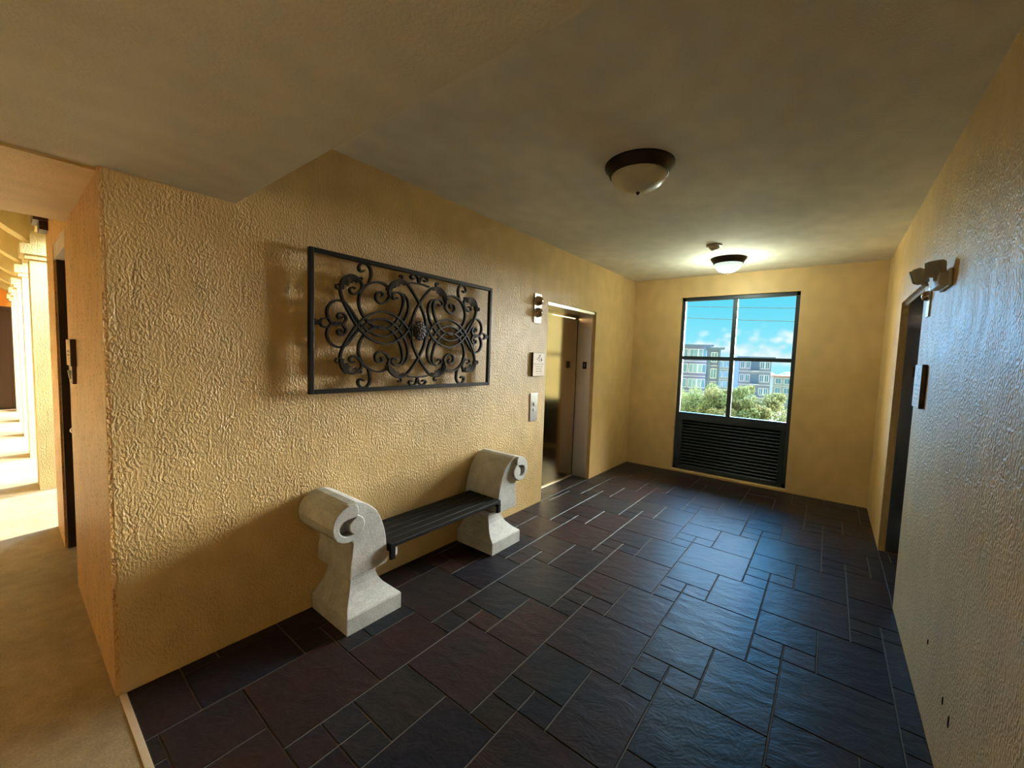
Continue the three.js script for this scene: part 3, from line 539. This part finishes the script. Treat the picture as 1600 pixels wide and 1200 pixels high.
{
  const paneM = std({ color: lin(0.10, 0.22, 0.30), roughness: 0.15, metalness: 0.2 }), white = std({ color: lin(0.55, 0.56, 0.58), roughness: 0.7 }), dark = std({ color: lin(0.10, 0.16, 0.24), roughness: 0.6 });
  function block(label, cx, cz, w, d, top, tone, cols, floors, o = {}) {
    tone = tone.map((v) => v * 0.42); const b = thing('apartment_building', label, 'building', [cx, -13, cz]), h = top + 13, turned = (b.rotation.y = o.turn ?? 0.3), wall = std({ color: lin(...tone), roughness: 0.85 });
    part('wall', box(-w / 2, w / 2, 0, h, -d, 0), wall, b);
    const roof = part('roof', box(-w / 2 - 0.5, w / 2 + 0.6, h, h + 0.35, -d - 0.4, 0.7), o.roof ?? dark, b);
    const fh = o.fh ?? 3.1, ww = o.ww ?? 1.5, wh = o.wh ?? 1.7, fg = merge([box(-ww / 2 - 0.12, -ww / 2 + 0.04, -0.12, wh + 0.12, -0.06, 0.1), box(ww / 2 - 0.04, ww / 2 + 0.12, -0.12, wh + 0.12, -0.06, 0.1), box(-ww / 2, ww / 2, wh - 0.03, wh + 0.12, -0.06, 0.1), box(-ww / 2, ww / 2, -0.12, 0.04, -0.06, 0.14), box(-0.05, 0.05, 0, wh, -0.05, 0.07)]), pg = box(-ww / 2, ww / 2, 0, wh, -0.04, 0.02);
    for (let f = 0; f < floors; f++) {
      const y = h - fh * (f + 1) + 0.75;
      for (const u of cols) { const win = part('window', fg, white, b); win.position.set(u, y, 0.02); mesh('pane', pg, paneM, win); }
      part('string_course', box(-w / 2 - 0.05, w / 2 + 0.05, h - fh * (f + 1) - 0.1, h - fh * (f + 1) + 0.06, -0.05, 0.12), white, b);
      for (const [u, bw] of o.balconies ?? []) {
        const bal = part('balcony', box(u - bw / 2, u + bw / 2, y - 0.75, y - 0.58, 0, 1.2), white, b); mesh('recess', box(u - bw / 2 + 0.1, u + bw / 2 - 0.1, y - 0.55, y + 1.7, -0.02, 0.04), dark, bal);
        mesh('railing', merge([box(u - bw / 2, u + bw / 2, y + 0.3, y + 0.38, 1.1, 1.18), ...Array.from({ length: 9 }, (_, i) => box(u - bw / 2 + (i * bw) / 8 - 0.03, u - bw / 2 + (i * bw) / 8 + 0.03, y - 0.58, y + 0.3, 1.12, 1.16))]), dark, bal);
      }
    }
    for (const [u, pw, pd, ph] of o.towers ?? []) part('pilaster', box(u - pw / 2, u + pw / 2, 0, h + (ph ?? 0), -0.1, pd), dark, b);
    return b;
  }
  block('grey-blue apartment block with flat roof at the far left of the window view', -20.6, -90, 6.6, 14, 4.9, [0.37, 0.40, 0.66], [-1.6, 0.3, 2.0], 6, { towers: [] });
  block('lower bluish wing with dark pilasters, right of the grey-blue apartment block', -15.31, -85, 2.05, 3.4, 4.16, [0.36, 0.42, 0.64], [0], 6, { towers: [[-0.8, 0.35, 0.3], [0.85, 0.35, 0.3]], ww: 0.9 });
  block('pale distant block between the two larger buildings, left of the window bar', -23.0, -140, 6, 12, 2.75, [0.66, 0.68, 0.62], [-2, -0.1, 1.9], 5, { roof: white });
  block('long apartment block with dark balconies in the right panes of the window', -11.6, -110, 6.6, 16, 3.0, [0.50, 0.53, 0.66], [-2.6, -1.45, 1.5, 2.5], 5, { balconies: [[0, 1.7]], ww: 0.75, wh: 1.5 });
  block('small white house with reddish roof at the right edge of the window view', -8.5, -160, 8, 8, -2.2, [0.72, 0.72, 0.70], [-2.5, 0, 2.5], 3, { roof: std({ color: lin(0.45, 0.16, 0.10), roughness: 0.8 }) });
  // wooded rise far behind: too far and too many to tell apart
  const r = rng(9), blob = new THREE.IcosahedronGeometry(1, 1), n = 1500, far = new THREE.InstancedMesh(blob, std({ color: lin(0.16, 0.27, 0.24), roughness: 0.95 }), n), m = new THREE.Matrix4(), c = new THREE.Color();
  for (let i = 0; i < n; i++) {
    const x = -210 + 420 * r(), d = r(), z = -250 - 110 * d, y = -13 + d * (9 + 3 * Math.sin(x * 0.05)), q = 2.2 + 2.4 * r();
    m.compose(new THREE.Vector3(x, y, z), new THREE.Quaternion().setFromEuler(new THREE.Euler(r() * 6, r() * 6, 0)), new THREE.Vector3(q * 1.4, q, q)); far.setMatrixAt(i, m); const t = 0.75 + 0.5 * r(); far.setColorAt(i, c.setRGB(t, t, t));
  }
  far.name = 'distant_trees'; far.userData = { kind: 'stuff', label: 'hazy band of distant trees on the skyline beyond the buildings', category: 'trees' }; far.castShadow = far.receiveShadow = true; scene.add(far);
}
for (const [label, y0, y1] of [['thin dark cable across the sky, upper of the two seen through the window', 5.19, 4.83], ['thin dark cable across the sky, lower of the two seen through the window', 4.44, 4.07]]) {
  const c = new THREE.CatmullRomCurve3([-60, -30, -5.1, 0.46, 30, 60].map((x) => { const t = (x + 5.1) / 5.56; return new THREE.Vector3(x, y0 + (y1 - y0) * t + 0.0004 * (x + 2) ** 2, -28); }));
  const m = mesh('power_cable', new THREE.TubeGeometry(c, 60, 0.016, 6), std({ color: lin(0.03, 0.04, 0.05), roughness: 0.7 }), scene); m.userData = { label, category: 'cable' };
}

scene.traverse((o) => { delete o.__n; });
renderer.render(scene, camera);
